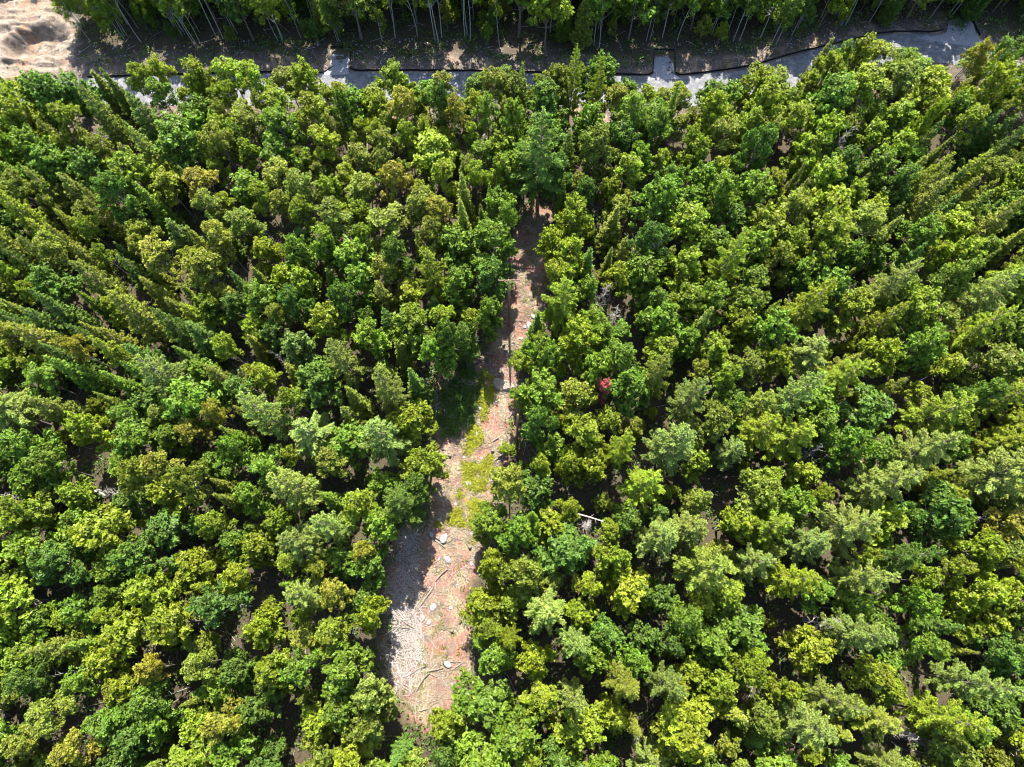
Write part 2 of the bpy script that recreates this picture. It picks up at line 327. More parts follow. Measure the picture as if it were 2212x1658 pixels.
def ground_mat():
    m, nt, N, L = new_mat('forest_ground')
    out = N('ShaderNodeOutputMaterial'); d = N('ShaderNodeBsdfPrincipled'); d.inputs['Roughness'].default_value = .95; d.inputs['Specular IOR Level'].default_value = .1
    tc = N('ShaderNodeTexCoord')
    def nz(s, det=6, ro=.65, dist=0, vec=None):
        n = N('ShaderNodeTexNoise'); n.inputs['Scale'].default_value = s; n.inputs['Detail'].default_value = det; n.inputs['Roughness'].default_value = ro; n.inputs['Distortion'].default_value = dist
        L(vec or tc.outputs['Object'], n.inputs['Vector']); return n.outputs[0]
    def ramp(src, *cs):
        r = N('ShaderNodeValToRGB'); e = r.color_ramp.elements
        while len(e) < len(cs): e.new(.5)
        for q, (p, c) in zip(e, sorted(cs)): q.position = p; q.color = (*c, 1)
        L(src, r.inputs[0]); return r.outputs[0]
    def mix(f, a, b, bt='MIX'):
        x = N('ShaderNodeMix'); x.data_type = 'RGBA'; x.blend_type = bt
        if isinstance(f, float): x.inputs[0].default_value = f
        else: L(f, x.inputs[0])
        L(a, x.inputs[6]); L(b, x.inputs[7]); return x.outputs[2]
    def att(n): a = N('ShaderNodeAttribute'); a.attribute_name = n; return a.outputs['Fac']
    floor = ramp(nz(2.6), (.3, (.02, .015, .011)), (.5, (.05, .036, .025)), (.62, (.03, .04, .014)), (.75, (.1, .075, .055)))
    chips = ramp(nz(5.5, 8, .8), (.36, (.035, .025, .015)), (.46, (.105, .08, .05)), (.56, (.18, .145, .095)), (.68, (.32, .28, .21)))
    red = ramp(nz(4.3, 8, .8), (.34, (.05, .022, .016)), (.5, (.15, .075, .055)), (.68, (.26, .16, .125)))
    rs = ramp(nz(.45, 4, .6, .4), (.46, (0, 0, 0)), (.56, (1, 1, 1)))
    clr = mix(rs, chips, red)
    sand = ramp(nz(1.1, 8, .6, .8), (.32, (.085, .062, .045)), (.47, (.13, .1, .075)), (.66, (.185, .155, .122)))
    sr = ramp(nz(.22, 3), (.55, (0, 0, 0)), (.62, (.6, .6, .6))); red2 = ramp(nz(2.2), (.3, (.15, .075, .045)), (.7, (.21, .12, .075)))
    sand = mix(sr, sand, red2)
    verge = ramp(nz(3.6, 8, .75), (.32, (.025, .02, .018)), (.48, (.06, .048, .04)), (.6, (.1, .078, .062)), (.74, (.26, .23, .21)))
    tan = ramp(nz(.35, 4), (.5, (0, 0, 0)), (.62, (.8, .8, .8))); tc2 = ramp(nz(2.5), (.3, (.13, .08, .05)), (.7, (.22, .16, .115)))
    verge = mix(tan, verge, tc2)
    c = mix(att('m_verge'), floor, verge); c = mix(att('m_clear'), c, clr); c = mix(att('m_sand'), c, sand)
    L(c, d.inputs['Base Color'])
    bp = N('ShaderNodeBump'); bp.inputs['Strength'].default_value = .9; bp.inputs['Distance'].default_value = .12; L(nz(4.5, 8, .75), bp.inputs['Height']); L(bp.outputs[0], d.inputs['Normal'])
    L(d.outputs[0], out.inputs[0]); return m
me = mesh_np('ground', V, F, ground_mat(), smooth=True)
for n, a in (('m_clear', m_clear), ('m_sand', m_sand), ('m_verge', m_verge)):
    me.attributes.new(n, 'FLOAT', 'POINT').data.foreach_set('value', a.astype(np.float32))
tag(link(bpy.data.objects.new('ground', me)), kind='structure')

# road and the three driveway stubs
def ribbon(name, A, B, mat, z):
    n = len(A); V = np.zeros((2*n, 3)); V[:n, :2] = A; V[n:, :2] = B; V[:, 2] = z
    i = np.arange(n-1); return mesh_np(name, V, np.stack([i, i+n, i+n+1, i+1], 1), mat)
k = np.arange(len(RL)); we = .18*np.sin(k*.31)+.12*np.sin(k*.83+1)
A = RL+nr*(.15+.5*we[:, None]); Bm = RL+nr*(RW+we[:, None])
tag(link(bpy.data.objects.new('road', ribbon('road', A, Bm, M_road, .05))), kind='structure')
DRV = [[(756,162),(690,162),(712,150),(716,107),(756,107),(752,148)][:6], [(1478,172),(1396,172),(1412,158),(1417,113),(1453,113),(1456,158)], [(2150,108),(1985,84),(2040,74),(2052,45),(2096,45),(2112,80)]]
for q in DRV:
    P = np.array([unproj(*p) for p in q]); n = len(P)
    P2 = smooth_line(np.vstack([P, P[:1]]), .5)[:-1]; c = P2.mean(0)
    m_ = len(P2); Vd = np.zeros((m_+1, 3)); Vd[:m_, :2] = P2; Vd[m_, :2] = c; Vd[:, 2] = .062
    me = bpy.data.meshes.new('driveway'); me.from_pydata(Vd.tolist(), [], [(m_, i, (i+1) % m_) for i in range(m_)]); me.materials.append(M_drive)
    tag(link(bpy.data.objects.new('driveway', me)), kind='structure')

# ---------------------------------------------------------------- trees
PAL = {'y': ((.140, .176, .010), 'yellow-green'), 'g': ((.098, .154, .012), 'bright green'), 'd': ((.070, .118, .014), 'deep green'),
       'o': ((.125, .148, .016), 'olive green'), 't': ((.175, .165, .016), 'golden-tinged'), 'b': ((.140, .178, .032), 'pale green'), 'r': ((.36, .10, .12), 'red-leaved')}
KW = {'M': 'maple_tree', 'O': 'oak_tree', 'A': 'aspen_tree', 'B': 'birch_tree', 'P': 'pine_tree', 'S': 'spruce_tree', 'H': 'hemlock_tree', 'D': 'dead_tree'}
HAND = """
100 200 44 M d,152 185 42 M d,32 245 42 M y,60 310 40 M g,300 165 34 A y,340 150 30 A y,232 168 26 S d,415 150 40 M y,490 148 40 A y,548 168 36 A y,655 168 44 M y,600 225 40 A y,540 262 36 A o,680 240 42 A y,742 232 24 M d,
850 168 42 M y,868 220 38 A t,952 212 30 M d,985 245 28 A t,1068 178 36 A o,1115 190 34 A o,1240 160 34 P y,1296 160 28 P y,1208 172 40 M o,1330 215 34 A t,1342 296 40 M d,1280 255 42 M g,1420 262 36 M d,1545 232 40 M y,
1660 210 44 M y,1722 250 40 A y,1650 305 40 O d,1792 150 44 M y,1868 180 56 A y,1872 100 36 M y,1950 165 42 A o,2128 105 28 A t,2155 170 38 M y,2190 128 28 H g,
240 410 46 O d,282 372 54 M y,380 292 54 M g,450 440 34 A o,432 395 46 A t,340 552 46 A t,522 478 36 A o,470 508 40 A t,600 372 42 A o,648 402 40 A o,720 470 44 A o,782 402 40 A o,832 480 50 A o,850 382 40 A t,905 440 42 A o,945 455 38 A t,850 545 44 O d,
935 320 60 M y,1028 372 30 A y,1110 245 34 M g,1095 468 28 B g,1062 590 48 O d,990 605 42 M g,700 520 40 M g,640 545 40 M g,560 640 44 M g,630 645 42 O d,832 582 36 A o,775 600 40 M g,740 640 40 O d,652 605 40 M y,705 692 46 M y,888 700 54 M y,640 742 44 M b,800 722 44 M g,1000 715 38 H d,
60 720 50 H o,165 750 28 A t,30 722 34 A t,90 872 46 H o,345 805 58 P b,560 885 50 P b,462 892 30 A t,410 932 32 A t,500 965 36 M g,292 1020 44 O o,342 1005 40 A t,392 1040 44 O o,40 960 48 M g,95 1000 44 M g,
620 1050 58 P b,820 940 62 P b,735 770 46 P b,832 832 46 P b,640 1170 56 P b,705 1135 48 P b,785 1190 28 A t,816 1275 34 M y,795 1330 36 M y,650 1285 46 P b,720 1282 38 A t,92 1405 44 H o,265 1370 54 M y,362 1345 56 M y,322 1445 34 A t,430 1440 42 A o,
480 1565 46 A t,560 1362 40 M y,585 1445 52 M y,792 1500 44 M b,950 1492 44 M y,965 1565 46 M y,152 1620 42 A t,40 1605 40 A o,
1180 762 42 M g,1172 840 50 M g,1162 905 38 O d,1252 722 44 M y,1290 790 40 M g,1262 932 50 M y,1232 1000 30 M y,1305 838 20 M r,1425 418 50 M g,1490 475 54 M y,1242 462 42 M y,1328 470 36 S o,1232 545 44 M y,1270 560 34 S d,1392 582 50 M g,
1582 552 46 P y,1562 402 42 M g,1632 402 48 M g,1662 485 52 M y,1792 372 46 M y,1720 442 40 A o,1872 475 46 A o,1490 645 48 M y,1542 640 44 M g,1762 645 48 P y,1942 602 50 P b,2000 500 44 M g,2090 545 42 M y,2152 622 50 P b,2130 702 46 P y,1500 850 50 P b,
1462 955 62 P b,1422 800 46 P o,1345 960 42 P y,1732 842 48 P b,1850 955 46 M g,2130 850 46 O d,1930 1040 66 P b,2012 965 64 P b,1650 1062 54 O o,1600 1130 48 M y,1432 1160 60 P b,1182 1320 62 P b,1242 1392 48 P b,1120 1150 42 M g,1062 1215 38 M y,
1100 1382 32 P y,1332 1205 42 M y,1242 1512 44 P b,1352 1482 48 P o,1450 1482 46 P b,1728 1252 50 P y,1880 1250 52 P b,1972 1200 46 P d,1870 1372 56 P b,1750 1572 60 P b,1822 1520 46 P b,2072 1560 58 P y,2130 1282 50 M y,2182 1130 42 A t,2132 1482 46 P b,1992 1302 42 M g,
1620 1452 42 M y,1702 1492 42 M y,1825 292 30 D x,1305 632 26 D x,1332 682 24 D x,222 1062 22 D x,602 772 16 D x,1765 972 24 D x,1792 1348 32 D x,2108 1122 20 D x,1270 1132 26 D x,30 1072 22 D x,1960 1592 22 D x,690 500 20 D x,575 500 22 D x,2010 250 20 M y,1460 200 18 S g,1540 190 14 S d
"""
trees = []      # x, y, r, h, kind, colour
H0 = {'maple_tree': 12.5, 'oak_tree': 13.5, 'aspen_tree': 12, 'birch_tree': 14.5, 'pine_tree': 17, 'spruce_tree': 12, 'hemlock_tree': 13, 'dead_tree': 9}
PROFX = [0,180,260,350,440,500,600,650,690,740,790,850,900,960,1000,1040,1100,1170,1250,1300,1330,1390,1430,1460,1500,1540,1600,1650,1690,1780,1870,1920,1990,2050,2110,2150,2212,2500]
PROFY = [165,158,134,112,140,112,150,124,146,190,200,126,184,155,225,130,145,118,92,108,180,176,200,168,218,176,182,145,160,88,66,96,112,165,108,80,76,78]
NEDX = [-200,170,450,700,850,950,1200,1400,1500,1650,1800,1900,2000,2120,2400]
NEDY = [60,88,104,98,98,92,114,98,100,108,74,58,44,44,44]
def clamp_h(x, y, r, h):
    """trees south of the road keep their tops under the skyline seen against it"""
    for _ in range(40):
        px, py, _d = proj(x, y, h)
        if y > 78: return h
        if py >= np.interp(px, PROFX, PROFY)-2 or y < 40: return h
        h -= .35
        if h < 2.0: return None
    return h
for it in HAND.replace('\n', '').split(','):
    px, py, r, kd, c = it.split(); px, py, r = float(px), float(py), float(r); kd = KW[kd]
    h = H0[kd]*random.uniform(.95, 1.12)
    if kd == 'dead_tree': h = random.uniform(7.5, 10)
    zc = h*(.78 if kd != 'pine_tree' else .68)
    x, y = unproj(px, py, zc); rm = r/ppm(px, py, zc)
    hh = clamp_h(x, y, rm, h)
    if hh is None or line_d(np.array([x]), np.array([y]), RMID[::3])[0] < RW/2+.9: 
        # stand it just south of the road, lower
        for hh in np.arange(h, 3, -.5):
            zc = hh*.75; x, y = unproj(px, py, zc)
            if line_d(np.array([x]), np.array([y]), RMID[::3])[0] > RW/2+1.2: break
    trees.append([x, y, rm, hh, kd, c])
NH = len(trees)
GAPS = [(160,960,20),(205,1010,26),(440,1000,20),(622,790,20),(800,1060,22),(1545,1040,26),(1290,1110,24),(1645,1320,34),(1590,1270,26),(1790,760,30),(1740,740,20),(2075,360,24),(330,455,22),(400,500,14),(480,530,14),(585,520,20),(1160,480,30),(620,1590,16),(1700,1330,22),(540,720,14),(1530,1110,20),(1300,1080,20),(860,1120,18),(1370,1330,14),(1340,680,20),(660,1510,14),(1990,780,16),(1470,1060,16)]
GW = [(*unproj(a, b, 3.0), c/ppm(a, b, 3)) for a, b, c in GAPS]
clear_c = lambda x, y: float(poly_sd(np.array([x]), np.array([y]), CW)[0])
sand_c = lambda x, y: float(poly_sd(np.array([x]), np.array([y]), SAND)[0])
for a, b_, r_, h_, c_ in [(1160, 452, 4.3, 21, 'd'), (1130, 425, 2.4, 12, 'g'), (1195, 450, 2.4, 12, 'd'), (1203, 715, 3.0, 15.5, 'y'), (893, 1112, 2.9, 16.5, 'd'), (858, 1150, 2.4, 13, 'g'), (918, 1078, 2.2, 12, 'd'), (826, 1225, 2.3, 10, 'g'), (815, 1300, 2.1, 9, 'd'), (985, 792, 2.3, 15, 'd'), (955, 812, 2.3, 13, 'g'), (1062, 735, 2.0, 13, 'g'), (1080, 520, 2.4, 12, 'g')]:
    X, Y = unproj(a, b_); trees.insert(0, [X, Y, r_, h_, 'pine_tree' if r_ > 2.7 else ('maple_tree' if c_ == 'g' else 'oak_tree'), c_])
trees = [t for i, t in enumerate(trees) if t[4] == 'dead_tree' or clear_c(t[0], t[1]) > .2]
def zone(px, py):
    """probabilities of kind and colour by part of the wood"""
    n1 = float(noise2(px, py, 41, 1/170.)); n2 = float(noise2(px, py, 42, 1/90.))
    if py < 135: return 'north'
    if px < 450 and 250 < py < 780: return 'hemlock' if n1 > .35 else 'mixed'
    if 380 < px < 1060 and py < 520: return 'aspen' if n1 > .28 else 'maple'
    if px < 1000 and 600 < py < 1200: return 'pine' if n1 > .62 else 'maple'
    if px > 1750 and py < 560: return 'hemlock' if n1 > .5 else 'maple'
    if px > 1250 and py > 700: return 'pine' if n1 > .52 else 'maple'
    return 'aspen' if n1 > .72 else 'maple'
ZK = {'north': (('birch_tree', .62), ('maple_tree', .2), ('oak_tree', .1), ('spruce_tree', .08)),
      'hemlock': (('hemlock_tree', .42), ('spruce_tree', .14), ('maple_tree', .22), ('aspen_tree', .22)),
      'mixed': (('maple_tree', .4), ('hemlock_tree', .3), ('aspen_tree', .3)),
      'aspen': (('aspen_tree', .6), ('maple_tree', .24), ('oak_tree', .1), ('spruce_tree', .06)),
      'maple': (('maple_tree', .47), ('oak_tree', .25), ('aspen_tree', .12), ('spruce_tree', .06), ('hemlock_tree', .05), ('birch_tree', .05)),
      'pine': (('pine_tree', .36), ('maple_tree', .3), ('oak_tree', .18), ('aspen_tree', .08), ('hemlock_tree', .08))}
KC = {'maple_tree': 'yyygggd', 'oak_tree': 'ydggo', 'aspen_tree': 'ooyyyyg', 'birch_tree': 'gggyd', 'pine_tree': 'bbbyo', 'spruce_tree': 'oodg', 'hemlock_tree': 'oooyd'}
RR = {'maple_tree': (1.9, 3.3), 'oak_tree': (2.2, 3.8), 'aspen_tree': (1.35, 2.4), 'birch_tree': (1.6, 2.7), 'pine_tree': (2.3, 3.9), 'spruce_tree': (1.1, 1.9), 'hemlock_tree': (1.5, 2.6)}
def pick(opts):
    u = random.random()
    for a, b in opts:
        u -= b
        if u <= 0: return a
    return opts[0][0]
tx = np.array([t[0] for t in trees]+[0]*6000, float); ty = np.array([t[1] for t in trees]+[0]*6000, float); tr = np.array([t[2] for t in trees]+[0]*6000, float); cnt = len(trees)
YN0 = None
cand = [(random.uniform(XS0+4, XS1-4), random.uniform(-26, 103)) for _ in range(26000)]
edge_pts = []
for x, y in cand:
    px, py, d = proj(x, y, 8)
    gpx, gpy, _ = proj(x, y, 0)
    if gpx < -60 or gpx > 2272 or gpy > 1690: continue
    zn = zone(px, py); kd = pick(ZK[zn]); lo, hi = RR[kd]; r = lo+(hi-lo)*random.random()**1.3
    north = gpy < float(np.interp(gpx, NEDX, NEDY))
    drd = line_d(np.array([x]), np.array([y]), RMID[::4])[0]
    if y > 66 and not north and drd < RW/2+1.0: continue
    if y > 66 and not north:      # verge north of the road stays open
        j = np.argmin((RMID[:, 0]-x)**2+(RMID[:, 1]-y)**2)
        if (x-RMID[j, 0])*nr[j, 0]+(y-RMID[j, 1])*nr[j, 1] < 0: continue
    if north and drd < 4.5: continue
    if sand_c(x, y) < .8 or clear_c(x, y) < r*.28: continue
    if any((x-a)**2+(y-b)**2 < (c+r*.5)**2 for a, b, c in GW): continue
    dd = np.hypot(tx[:cnt]-x, ty[:cnt]-y)
    k_ = .64 if not north else .56
    if np.any(dd < k_*(tr[:cnt]+r)): continue
    h = H0[kd]*random.uniform(.78, 1.12)*(.72+.28*(r-lo)/(hi-lo)+.1)
    if north: h = max(h, 9)*random.uniform(.85, 1.25)
    elif y > 45:
        h = clamp_h(x, y, r, h)
        if h is None: continue
        if h < 6: r = min(r, 1.0+h*.16)
    trees.append([x, y, r, h, kd, random.choice(KC[kd])]); tx[cnt], ty[cnt], tr[cnt] = x, y, r; cnt += 1
nsap = 0
# young trees filling the lower layer in the openings
for x, y in [(random.uniform(XS0+10, XS1-10), random.uniform(-24, 96) if q_ % 3 else random.uniform(78, 97)) for q_ in range(7500)]:
    gpx, gpy, _ = proj(x, y, 0)
    if gpx < -20 or gpx > 2232 or gpy > 1670 or gpy < -30: continue
    drd = line_d(np.array([x]), np.array([y]), RMID[::4])[0]; cl = clear_c(x, y)
    if drd < RW/2+.8 or sand_c(x, y) < .5 or cl < .25: continue
    if not (gpy < float(np.interp(gpx, NEDX, NEDY))) and y > 66:
        j = np.argmin((RMID[:, 0]-x)**2+(RMID[:, 1]-y)**2)
        if (x-RMID[j, 0])*nr[j, 0]+(y-RMID[j, 1])*nr[j, 1] < 0: continue
    r = random.uniform(.7, 1.25)
    dd = np.hypot(tx[:cnt]-x, ty[:cnt]-y)-tr[:cnt]*.82
    if np.any(dd < r*(.75 if y < 78 else .2)): continue
    h = random.uniform(3.2, 6.5) if cl > 2.5 else random.uniform(1.6, 4.5)
    kd = random.choice(['maple_tree', 'oak_tree', 'maple_tree'])
    h = clamp_h(x, y, r, h)
    if h is None: continue
    if nsap >= 290: break
    nsap += 1; trees.append([x, y, r, h, kd, random.choice('ygydo'), 'sapling']); tx[cnt], ty[cnt], tr[cnt] = x, y, r; cnt += 1

outer = []
WORD = {'maple_tree': 'maple', 'oak_tree': 'oak', 'aspen_tree': 'aspen', 'birch_tree': 'birch', 'pine_tree': 'pine', 'spruce_tree': 'spruce', 'hemlock_tree': 'hemlock', 'dead_tree': 'bare dead tree'}
GRP = {'maple_tree': 'maples in the wood', 'oak_tree': 'oaks in the wood', 'aspen_tree': 'round-crowned aspens in the wood', 'birch_tree': 'pale-stemmed birches', 'pine_tree': 'pines standing in the wood', 'spruce_tree': 'narrow spruces in the wood', 'hemlock_tree': 'feathery hemlocks in the wood', 'dead_tree': 'bare dead trees'}
ONES = 'zero one two three four five six seven eight nine ten eleven twelve thirteen fourteen fifteen sixteen seventeen eighteen nineteen'.split()
TENS = 'x x twenty thirty forty fifty sixty seventy eighty ninety'.split()
def words_(n):
    n = int(min(max(round(n), 0), 99)); return ONES[n] if n < 20 else TENS[n//10]+('-'+ONES[n % 10] if n % 10 else '')
used = set()
counts = {}
for tre in trees:
    x, y, r, h, kd, c = tre[:6]; sap = len(tre) > 6
    bb = [proj(x+ax_*r, y+ay_*r, zz)[:2] for ax_ in (-1, 1) for ay_ in (-1, 1) for zz in (h*.25, h)]
    if max(q[0] for q in bb) < 0 or min(q[0] for q in bb) > 2212 or max(q[1] for q in bb) < 0 or min(q[1] for q in bb) > 1658:
        if proj(x, y, 0)[1] > 1658 or not (-20 < proj(x, y, 0)[0] < 2232) or proj(x, y, 0)[1] < 0: outer.append((x, y)); continue
    vi = random.randrange(len(KIND[kd])); cm, tm, h0, r0 = KIND[kd][vi]
    root = empty('sapling' if sap else kd, (x, y, zat(x, y)), random.uniform(0, 6.28))
    sz, sx = h/h0, r/r0
    sx = max(sx, .22); 
    for nm, me_ in (('branches' if kd == 'dead_tree' else 'crown', cm), ('trunk', tm)):
        o = bpy.data.objects.new(nm, me_); o.scale = (sx, sx*random.uniform(.92, 1.08), sz) if nm != 'trunk' else (sx, sx, sz); link(o, root)
        if nm == 'crown':
            b = PAL[c][0]; k = random.uniform(.8, 1.18); hsh = random.uniform(-.09, .09)
            o.color = (b[0]*k*(1+hsh), b[1]*k, b[2]*k*(1-hsh), 1)
    px, py, d = proj(x, y, h*.75)
    size = 'small' if (h < 7 or r < 1.5) else ('big' if r > 2.7 else 'medium-sized')
    gpx, gpy, _ = proj(x, y, 0); dc = clear_c(x, y); drd = line_d(np.array([x]), np.array([y]), RMID[::4])[0]
    if gpy < float(np.interp(gpx, NEDX, NEDY))+6 and y > 66: where = 'beyond the road'
    elif drd < 7: where = 'beside the road'
    elif dc < 3: where = 'beside the clearing'
    else: where = ('left' if px < 1080 else 'right')+' of the clearing'
    a, b_ = px/22.12, py/16.58
    colw = PAL[c][1]+' ' if kd != 'dead_tree' else 'grey '; wd_ = 'sapling' if sap else WORD[kd]
    for e in ((0, 0), (1, 0), (0, 1), (-1, 0), (0, -1), (1, 1), (-1, -1), (9, 9)):
        lab = '%s %s%s %s, %s percent across and %s percent down' % (size, colw, wd_, where, words_(a+e[0]), words_(b_+e[1]))
        if lab not in used: break
    used.add(lab); kd2 = 'sapling' if sap else kd
    tag(root, lab, 'tree', 'saplings in the wood' if sap else GRP[kd]); counts[kd2] = counts.get(kd2, 0)+1
    if c == 'r': root['label'] = 'small red-leaved maple glowing among the green trees right of the clearing'
print('TREES', len(trees), counts)

# wood carrying on outside the frame, one mass
tb = list(outer)
for x, y in [(random.uniform(-150, 150), random.uniform(-60, 150)) for _ in range(9000)]:
    gpx, gpy, _ = proj(x, y, 0)
    if y > 103.5 or y < -26 or gpx < -65 or gpx > 2277 or gpy > 1695:
        if sand_c(x, y) < 1 or line_d(np.array([x]), np.array([y]), RMID[::4])[0] < RW/2+1.5: continue
        if all((x-a)**2+(y-b)**2 > 4.2**2 for a, b in tb): tb.append((x, y))
vm = bpy.data.meshes.new('outer_wood'); vm.from_pydata([(a, b, 0) for a, b in tb], [], [])
ow = link(bpy.data.objects.new('outer_wood', vm)); tag(ow, 'mixed green wood carrying on beyond the edges of the view', 'forest', kind='stuff')
ng = bpy.data.node_groups.new('wood', 'GeometryNodeTree'); ng.interface.new_socket('Geometry', in_out='INPUT', socket_type='NodeSocketGeometry'); ng.interface.new_socket('Geometry', in_out='OUTPUT', socket_type='NodeSocketGeometry')
gi, go = ng.nodes.new('NodeGroupInput'), ng.nodes.new('NodeGroupOutput'); jn = ng.nodes.new('GeometryNodeJoinGeometry')
src = {}
for o in scene.objects:
    if o.name.split('.')[0] == 'crown' and o.parent and o.parent.name.split('.')[0] in ('maple_tree', 'oak_tree', 'hemlock_tree') and o.data.name not in src: src[o.data.name] = o
src = list(src.values())[:6]
rv = ng.nodes.new('FunctionNodeRandomValue'); rv.data_type = 'INT'; rv.inputs[4].default_value = 0; rv.inputs[5].default_value = len(src)-1
for q, o in enumerate(src):
    cp = ng.nodes.new('FunctionNodeCompare'); cp.data_type = 'INT'; cp.operation = 'EQUAL'; cp.inputs[3].default_value = q; ng.links.new(rv.outputs[2], cp.inputs[2])
    ins = ng.nodes.new('GeometryNodeInstanceOnPoints'); ob = ng.nodes.new('GeometryNodeObjectInfo'); ob.inputs['Object'].default_value = o; ob.inputs['As Instance'].default_value = True
    ng.links.new(gi.outputs[0], ins.inputs['Points']); ng.links.new(cp.outputs[0], ins.inputs['Selection']); ng.links.new(ob.outputs['Geometry'], ins.inputs['Instance'])
    r1 = ng.nodes.new('FunctionNodeRandomValue'); r1.data_type = 'FLOAT_VECTOR'; r1.inputs[0].default_value = (0, 0, 0); r1.inputs[1].default_value = (0, 0, 6.28); ng.links.new(r1.outputs[0], ins.inputs['Rotation'])
    ng.links.new(ins.outputs[0], jn.inputs[0])
ng.links.new(jn.outputs[0], go.inputs[0]); ow.modifiers.new('wood', 'NODES').node_group = ng; ow.color = (.08, .14, .015, 1)

# ---------------------------------------------------------------- ground cover, understorey, debris
def cover(name, pts, hgt, n_each, spread, size, color, label, cat):
    P = np.repeat(np.asarray(pts), n_each, axis=0); n = len(P); q = np.zeros((n, 3))
    q[:, :2] = P[:, :2]+rng.normal(0, spread, (n, 2)); base = relief(q[:, 0], q[:, 1]); hh = np.repeat(rng.uniform(.4, 1, len(pts)), n_each)*hgt
    rad = np.exp(-np.sum((q[:, :2]-P[:, :2])**2, 1)/(2*spread**2)); q[:, 2] = base+hh*rad*rng.uniform(.5, 1, n)+.03
    Nn = unit(np.array([0, 0, 1.])+rng.normal(size=(n, 3))*.6); s = size*rng.uniform(.6, 1.4, n)
    v, f = leaves(q, Nn, s*1.2, s*.8, rng); t = np.clip(rng.normal(.5, .2, n)+np.repeat(rng.normal(0, .15, len(pts)), n_each), 0, 1)
    o = link(bpy.data.objects.new(name, mesh_np(name, v, f, M_leaf, t))); o.color = (*color, 1); tag(o, label, cat, kind='stuff'); return o
def in_poly_pts(S, n, z=0):
    P = np.array([unproj(*p) for p in S]); lo, hi = P.min(0), P.max(0); c = rng.uniform(lo, hi, (n*6, 2)); c = c[poly_sd(c[:, 0], c[:, 1], P) < 0][:n]; return c
G1 = [(1062,812),(1046,800),(1030,860),(1012,930),(1000,1000),(1002,1060),(955,1085),(935,1130),(960,1140),(1030,1145),(1050,1120),(1045,1060),(1060,1010),(1062,960),(1040,940),(1052,880),(1070,850)]
c = in_poly_pts(G1, 900); c = c[noise2(c[:, 0], c[:, 1], 61, .9) > .42]
cover('low_shrubs', c, .45, 34, .3, .15, (.21, .215, .014), 'low yellow-green shrubs spreading down the middle of the clearing', 'ground cover')
G2 = [(1000,800),(950,840),(940,900),(955,940),(1010,935),(1035,860),(1040,810)]
c = in_poly_pts(G2, 110)
cover('fern_patch', c, .8, 50, .42, .22, (.06, .105, .015), 'green ferns in the shaded left bay of the clearing', 'ground cover')
c = in_poly_pts(CLEAR, 330); c = c[noise2(c[:, 0], c[:, 1], 63, .35) > .55]
cover('weeds', c, .3, 20, .25, .14, (.13, .15, .015), 'scattered weeds growing through the woodchips of the clearing', 'weeds')
c = np.stack([rng.uniform(XS0+8, XS1-8, 6500), rng.uniform(-28, 100, 6500)], 1)
dr_ = line_d(c[:, 0], c[:, 1], RMID[::3]); c = c[(dr_ > RW/2+2.2) & (poly_sd(c[:, 0], c[:, 1], CW) > .2) & (poly_sd(c[:, 0], c[:, 1], SAND) > .4)]
cover('understorey', c, 1.5, 26, .6, .26, (.06, .11, .018), 'dark leafy understorey covering the floor of the wood', 'undergrowth')
c = np.stack([rng.uniform(XS0+8, XS1-8, 16000), rng.uniform(62, 92, 16000)], 1); dr_ = line_d(c[:, 0], c[:, 1], RMID[::3])
c = c[(dr_ < 8) & (dr_ > RW/2+.5) & (noise2(c[:, 0], c[:, 1], 66, .4) > .5)][:700]
cover('verge_weeds', c, .25, 18, .25, .13, (.12, .13, .02), 'sparse weeds on the rubbly verges of the road', 'weeds')
def sticks(name, pts, lmin, lmax, rad, label, mat):
    n = len(pts); a = rng.uniform(0, 6.28, n); L_ = rng.uniform(lmin, lmax, n); z = relief(pts[:, 0], pts[:, 1])+rng.uniform(.02, .18, n)
    d = np.stack([np.cos(a), np.sin(a), rng.normal(0, .12, n)], 1)*L_[:, None]/2; s = np.stack([-np.sin(a), np.cos(a), np.zeros(n)], 1)*rad; u = np.array([0, 0, rad*1.3])
    C = np.column_stack([pts, z]); V = np.stack([C-d-s, C-d+s, C-d+u, C+d-s, C+d+s, C+d+u], 1).reshape(-1, 3); b = np.arange(n)[:, None]*6
    F = np.concatenate([b+[0, 3, 5, 2], b+[1, 2, 5, 4], b+[0, 1, 4, 3]]); o = link(bpy.data.objects.new(name, mesh_np(name, V, F, mat))); tag(o, label, 'debris', kind='stuff')
c = in_poly_pts(CLEAR, 5200); c = c[(noise2(c[:, 0], c[:, 1], 71, .7) > .38)]
sticks('brush_debris', c, .25, 1.3, .018, 'pale twigs and cut brush littered over the clearing', M_stick)
c = in_poly_pts([(870,1160),(900,1150),(905,1300),(920,1430),(890,1490),(845,1480),(840,1400),(850,1300)], 700)
sticks('brush_pile', c, .8, 2.6, .028, 'heaped grey branches along the lower left edge of the clearing', M_dead)
c = np.stack([rng.uniform(XS0+8, XS1-8, 3500), rng.uniform(-26, 100, 3500)], 1); c = c[(line_d(c[:, 0], c[:, 1], RMID[::3]) > RW/2+1)&(poly_sd(c[:, 0], c[:, 1], SAND) > .5)]
sticks('fallen_branches', c, .6, 2.6, .025, 'dead branches fallen on the floor of the wood', M_dead)

